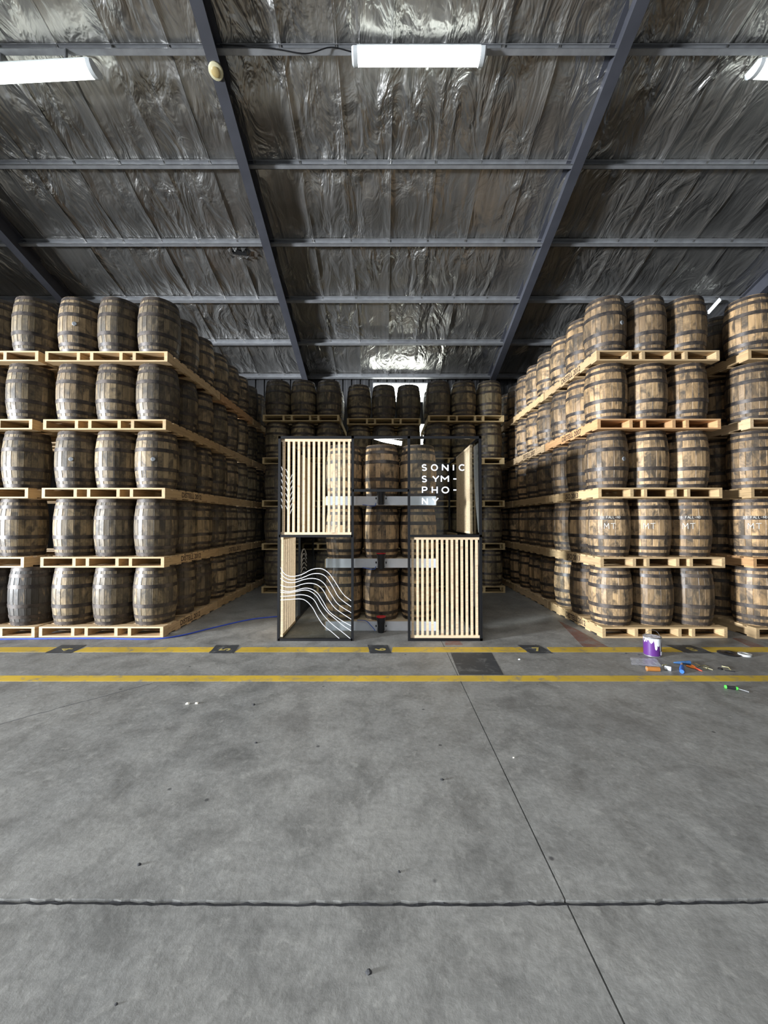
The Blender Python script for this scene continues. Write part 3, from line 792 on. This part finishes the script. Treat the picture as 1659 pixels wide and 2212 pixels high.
BLUEW=plain('blue_cable',(0.05,0.12,0.42),0.5)
tag(MB().tube(smooth_path([(-0.135,5.96,0.03),(-0.15,5.98,0.05),(-0.2,6.0,0.1),(-0.28,6.03,0.165),(-0.42,6.05,0.172)],6),0.006,5).ob('cable',BLUEW),'thin blue cable rising from the floor spotlight over the bottom white board','cable')
for z,nm in ((0.985,'middle'),(1.975,'top')):
    tag(MB().tube(smooth_path([(-0.128,6.03,z+0.03),(-0.14,6.03,z-0.01),(-0.2,6.055,z-0.018),(-0.34,6.066,z+0.004)],5),0.0055,5).ob('cable',BLUEW),f'thin blue cable under the {nm} white pallet board','cable')
# blue glow along the foot of the left stack, imitated by a made-up cord
BLUE=plain('blue_glow_paint',(0.02,0.06,0.42),0.6)
pts=smooth_path([(-9,5.62,0.010),(-6.5,5.60,0.010),(-5.2,5.64,0.010),(-4.2,5.66,0.010),(-3.4,5.63,0.010),(-3.05,5.78,0.010),(-2.75,6.2,0.010),(-2.3,6.75,0.010),(-1.75,7.0,0.010)],8)
tag(MB().tube(pts,0.011,6).ob('glow_cord',BLUE),'thin blue line of glow along the foot of the left stack','glow_cord')

# ------------------------------------------------------------------ paint can and tools on the floor
p=F(1420,1420); p.y+=0.09; pc=thing('paint_can','purple paint can with white paint drips on the floor by the right stack','paint can',(p.x,p.y,0))
r=0.098; hC=0.235
tin=NT('purple_label'); vv=tin.coords((1,1,1)); n=tin.noise(tin.coords((9,9,2.2)),3.0,3,0.6)
sp=tin.n('ShaderNodeSeparateXYZ'); tin.l(vv,sp.inputs[0])
ad=tin.n('ShaderNodeMath',operation='MULTIPLY_ADD',i_1=0.30); tin.l(n,ad.inputs[0]); tin.l(sp.outputs['Z'],ad.inputs[2])
cc=tin.mix(tin.ramp(ad.outputs[0],[(0.345,0.0),(0.36,1.0)]),(0.10,0.025,0.17),(0.82,0.80,0.85)); tin.set(Base_Color=cc,Roughness=0.35)
TIN=plain('tin_metal',(0.45,0.45,0.47),0.35,0.8)
MB().lathe([(r-0.004,0.0),(r,0.004),(r,hC-0.008),(r,hC)],28).ob('label_band',tin.m,pc,smooth=40)
MB().lathe([(r+0.001,-0.0),(r+0.004,0.003),(r+0.004,0.010),(r+0.001,0.012)],28).ob('base_rim',TIN,pc,smooth=40)
MB().lathe([(r+0.001,hC-0.008),(r+0.005,hC-0.002),(r+0.005,hC+0.006),(r-0.010,hC+0.006),(r-0.016,hC-0.002)],28).ob('lid',TIN,pc,smooth=40)
MB().tube([((r+0.006)*cos(a),0.0,hC-0.03+0.115*sin(a)) for a in [pi*k/14 for k in range(15)]],0.0025,5).ob('handle',TIN,pc)
for s in (-1,1): MB().lathe([(0.012,0),(0.012,0.008)],10).ob('handle_ear',TIN,pc,(s*(r-0.001),0,hC-0.03),(0,s*pi/2,0))
for a0,dz,wd in ((-1.75,0.13,0.018),(-1.45,0.085,0.022),(-1.15,0.15,0.014)):
    m=MB(); a=a0; R1=r+0.002
    for z,k in ((hC-0.005,1.6),(hC-dz*0.5,1.0),(hC-dz,0.7),(hC-dz-0.015,0.2)):
        m.v += [(R1*cos(a-wd*k/r),R1*sin(a-wd*k/r),z),(R1*cos(a),R1*sin(a)-0.0015,z),(R1*cos(a+wd*k/r),R1*sin(a+wd*k/r),z)]
    for j in range(3):
        for q in range(2): b=3*j+q; m.f.append((b+3,b+4,b+1,b))
    m.ob('paint_drip',WHITE,pc,smooth=60)
MB().obox(((r+0.001)*cos(-0.9),(r+0.001)*sin(-0.9),0.045),(-sin(-0.9),cos(-0.9),0),0.02,(cos(-0.9),sin(-0.9),0),0.001,(0,0,1),0.022).ob('sticker',WHITE,pc)
# clear plastic sheet
a,b,c_,d_=fpts((1364,1437),(1430,1441),(1418,1424),(1361,1421))
n=10; v=[];f=[]; rr=random.Random(8)
for i in range(n+1):
    for j in range(n+1):
        q=(a*(1-i/n)+b*(i/n))*(1-j/n)+(d_*(1-i/n)+c_*(i/n))*(j/n); v.append((q.x,q.y,0.004+0.010*abs(noise.noise(Vector((i*0.5,j*0.5,1)))))) 
for i in range(n):
    for j in range(n): k=i*(n+1)+j; f.append((k,k+n+1,k+n+2,k+1))
pm=NT('cloudy_plastic'); pm.set(Base_Color=(0.55,0.56,0.6),Roughness=0.25); pm.b.inputs['Alpha'].default_value=0.75; pm.bump(pm.noise(pm.coords((30,30,30)),1.0,3),0.6,0.01)
tag(ob('plastic_sheet',mesh('plastic_sheet',v,f,pm.m,50)),'small sheet of cloudy clear plastic on the floor beside the paint can','plastic sheet')
def fl(px,py): q=F(px,py); return q
# hammer: blue grip, head lying towards the stack
q0=fl(1473,1455); q1=fl(1473,1436)
hm=thing('hammer','blue gripped claw hammer lying on the floor between the yellow lines','hammer',(q0.x,q0.y,0.0))
dv=(q1-q0); MB().tube([(0,0,0.022),dv*0.3+Vector((0,0,0.022)),dv*0.62+Vector((0,0,0.02))],[0.022,0.026,0.02],10).ob('grip',plain('blue_rubber',(0.03,0.14,0.5),0.5),hm,smooth=60)
MB().tube([dv*0.6+Vector((0,0,0.02)),dv*1.0+Vector((0,0,0.02))],0.013,8).ob('shaft',plain('copper_shaft',(0.55,0.38,0.28),0.4,0.5),hm,smooth=60)
MB().tube([dv+Vector((-0.085,0.02,0.018)),dv+Vector((-0.03,0.0,0.024)),dv+Vector((0.03,0,0.026))],[0.006,0.018,0.02],8).tube([dv+Vector((0.03,0,0.026)),dv+Vector((0.06,0,0.026)),dv+Vector((0.095,0,0.026))],[0.018,0.02,0.024],10).ob('hammer_head',plain('blue_steel_head',(0.06,0.16,0.36),0.4,0.3),hm,smooth=60)
# orange pliers
q0=fl(1489,1440); q1=fl(1517,1452); sd=thing('pliers','orange handled pliers on the floor beside the blue hammer','pliers',(q0.x,q0.y,0))
dv=q1-q0; nn=Vector((-dv.y,dv.x,0)).normalized(); up=Vector((0,0,0.012))
OR=plain('orange_plastic',(0.85,0.22,0.03),0.4); OR2=plain('red_plastic',(0.7,0.09,0.05),0.4)
MB().tube([up+nn*0.03,dv*0.25+nn*0.022+up,dv*0.5+nn*0.004+up],[0.011,0.014,0.009],8).ob('handle',OR,sd,smooth=60)
MB().tube([up-nn*0.035,dv*0.25-nn*0.02+up,dv*0.5-nn*0.004+up],[0.011,0.013,0.009],8).ob('handle',OR,sd,smooth=60)
MB().tube([dv*0.48+up,dv*0.8+up,dv+up],[0.011,0.008,0.004],8).ob('jaws',OR2,sd,smooth=60)
# brown roll, bottle cap, drill bit, keys, cable
q=fl(1412,1450); tr=thing('tape_roll','amber roll lying on its side below the plastic sheet','roll',(q.x,q.y,0.026),radians(-6))
MB().lathe([(0.017,-0.075),(0.026,-0.075),(0.026,0.06),(0.017,0.06)],16,close=False).ob('roll',plain('amber_tape',(0.42,0.17,0.04),0.35),tr,(0,0,0),(0,pi/2,0),smooth=40)
MB().lathe([(0.0165,-0.077),(0.0165,0.062)],14,close=False).ob('core',plain('card_core',(0.5,0.33,0.18),0.8),tr,(0,0,0),(0,pi/2,0))
q=fl(1443,1448); cp=thing('bottle_cap','small white cylindrical cap lying beside the amber roll','cap',(q.x,q.y,0.024),radians(-45))
MB().lathe([(0.023,-0.03),(0.024,-0.025),(0.024,0.03),(0.018,0.034)],16).ob('shell',WHITE,cp,(0,0,0),(0,pi/2,0),smooth=40)
MB().lathe([(0.019,-0.0305),(0.019,-0.034)],14).ob('mouth',plain('grey_mouth',(0.25,0.25,0.27),0.6),cp,(0,0,0),(0,pi/2,0))
BRASS=plain('brassy_metal',(0.6,0.55,0.32),0.35,0.7)
def bit(name,label,cat,pts,rad,mat):
    P_=[F(a,b,rad) for a,b in pts]; tag(MB().tube(P_,rad,6).ob(name,mat,smooth=60),label,cat)
bit('drill_bit','short pale brass bit lying by the plastic sheet corner','bit',[(1431,1437),(1440,1436)],0.007,BRASS)
bit('hex_key','bent brassy hex key lying at the end of the tool row','hex key',[(1559,1439),(1574,1442),(1578,1447)],0.006,BRASS)
bit('hex_key','flat brassy key between the pliers and the wire','hex key',[(1500,1432),(1512,1438),(1505,1441)],0.006,BRASS)
bit('wire','loose pale wire lying curled right of the pliers','wire',[(1514,1439),(1522,1437),(1532,1442),(1526,1445),(1518,1441),(1530,1444),(1540,1447)],0.004,BRASS)
q=fl(1556,1446); tag(MB().lathe([(0.022,0),(0.026,0.008),(0.02,0.016)],14,(q.x,q.y,0)).ob('rubber_foot',LAMPB,smooth=40),'small black rubber disc beside the bent hex key','disc')
bit('nail','thin dark nail lying before the bent hex key','nail',[(1566,1448),(1588,1451)],0.005,LAMPB)
# black disc and white roll
q=fl(1575,1412); tag(MB().lathe([(0.12,0),(0.125,0.006),(0.115,0.012),(0.05,0.012),(0.045,0.006)],32,(q.x,q.y,0)).ob('saw_disc',LAMPB,smooth=40),'flat black disc on the floor near the yellow line at right','disc')
q=fl(1609,1416); w2=thing('tape_roll','white tape roll lying flat beside the black disc','roll',(q.x,q.y,0))
MB().lathe([(0.035,0.0),(0.07,0.0),(0.07,0.025),(0.035,0.025),(0.035,0.0)],20,close=False).ob('roll',plain('grey_white_tape',(0.5,0.5,0.48),0.5),w2,smooth=40)
# screwdriver with green ends
q0=fl(1565,1487); q1=fl(1594,1491); q2=fl(1618,1496)
sc=thing('screwdriver','black screwdriver with bright green handle ends alone before the near yellow line','screwdriver',(q0.x,q0.y,0))
GR=plain('green_plastic',(0.10,0.75,0.08),0.4); dv=q1-q0; u=Vector((0,0,0.018))
MB().tube([dv*0.02+u,dv*0.14+u],[0.016,0.018],10).ob('end_cap',GR,sc,smooth=60); MB().tube([dv*0.12+u,dv*0.4+u,dv*0.85+u],[0.017,0.014,0.017],10).ob('handle',LAMPB,sc,smooth=60)
MB().tube([dv*0.84+u,dv*1.0+u],[0.018,0.014],10).ob('collar',GR,sc,smooth=60); MB().tube([dv+u*0.9,(q2-q0)+u*0.3],0.0045,6).ob('shank',GALV,sc)
# chips and grit that stand out on the floor
def chip(px,py,size,mat,label,cat='chip',name='floor_chip'):
    q=F(px,py); rr=random.Random(int(px*7+py)); m=MB(); bm=bmesh.new(); bmesh.ops.create_icosphere(bm,subdivisions=1,radius=size)
    m.v=[(q.x+v.co.x*rr.uniform(0.8,1.6),q.y+v.co.y*rr.uniform(0.6,1.1),max(0,0.3*size+v.co.z*rr.uniform(0.5,0.8))) for v in bm.verts]
    m.f=[tuple(v.index for v in f.verts) for f in bm.faces]; bm.free(); tag(m.ob(name,mat),label,cat)
PALE=plain('pale_splinter',(0.75,0.7,0.6),0.7); GRIT=plain('dark_grit',(0.03,0.03,0.032),0.8)
chip(406,1521,0.020,PALE,'pale splinter, left of two close together on the left floor'); chip(425,1520,0.016,PALE,'pale splinter, right of two close together on the left floor')
chip(548,1523,0.014,GRIT,'small dark crumb right of the two pale splinters')
chip(1122,1425,0.014,WHITE,'tiny white scrap on the floor between the yellow lines')
chip(1352,1412,0.013,GRIT,'tiny dark crumb farthest left of the paint can'); chip(1380,1415,0.012,GRIT,'tiny dark crumb close to the left of the paint can')
chip(797,2101,0.011,GRIT,'oval dark pebble nearest the camera on the bare floor'); chip(862,1884,0.0075,GRIT,'small dark pebble just beyond the broken floor joint')
chip(955,1685,0.011,GRIT,'dark crumb in the middle of the bare floor'); chip(553,1605,0.010,GRIT,'slim dark sliver on the floor left of centre')
chip(300,1868,0.010,GRIT,'dark crumb on the left floor beyond the broken joint'); chip(251,2170,0.006,GRIT,'tiny dark pebble at lower left of the floor')
chip(1110,1637,0.008,PALE,'tiny pale sliver right of the long floor joint')
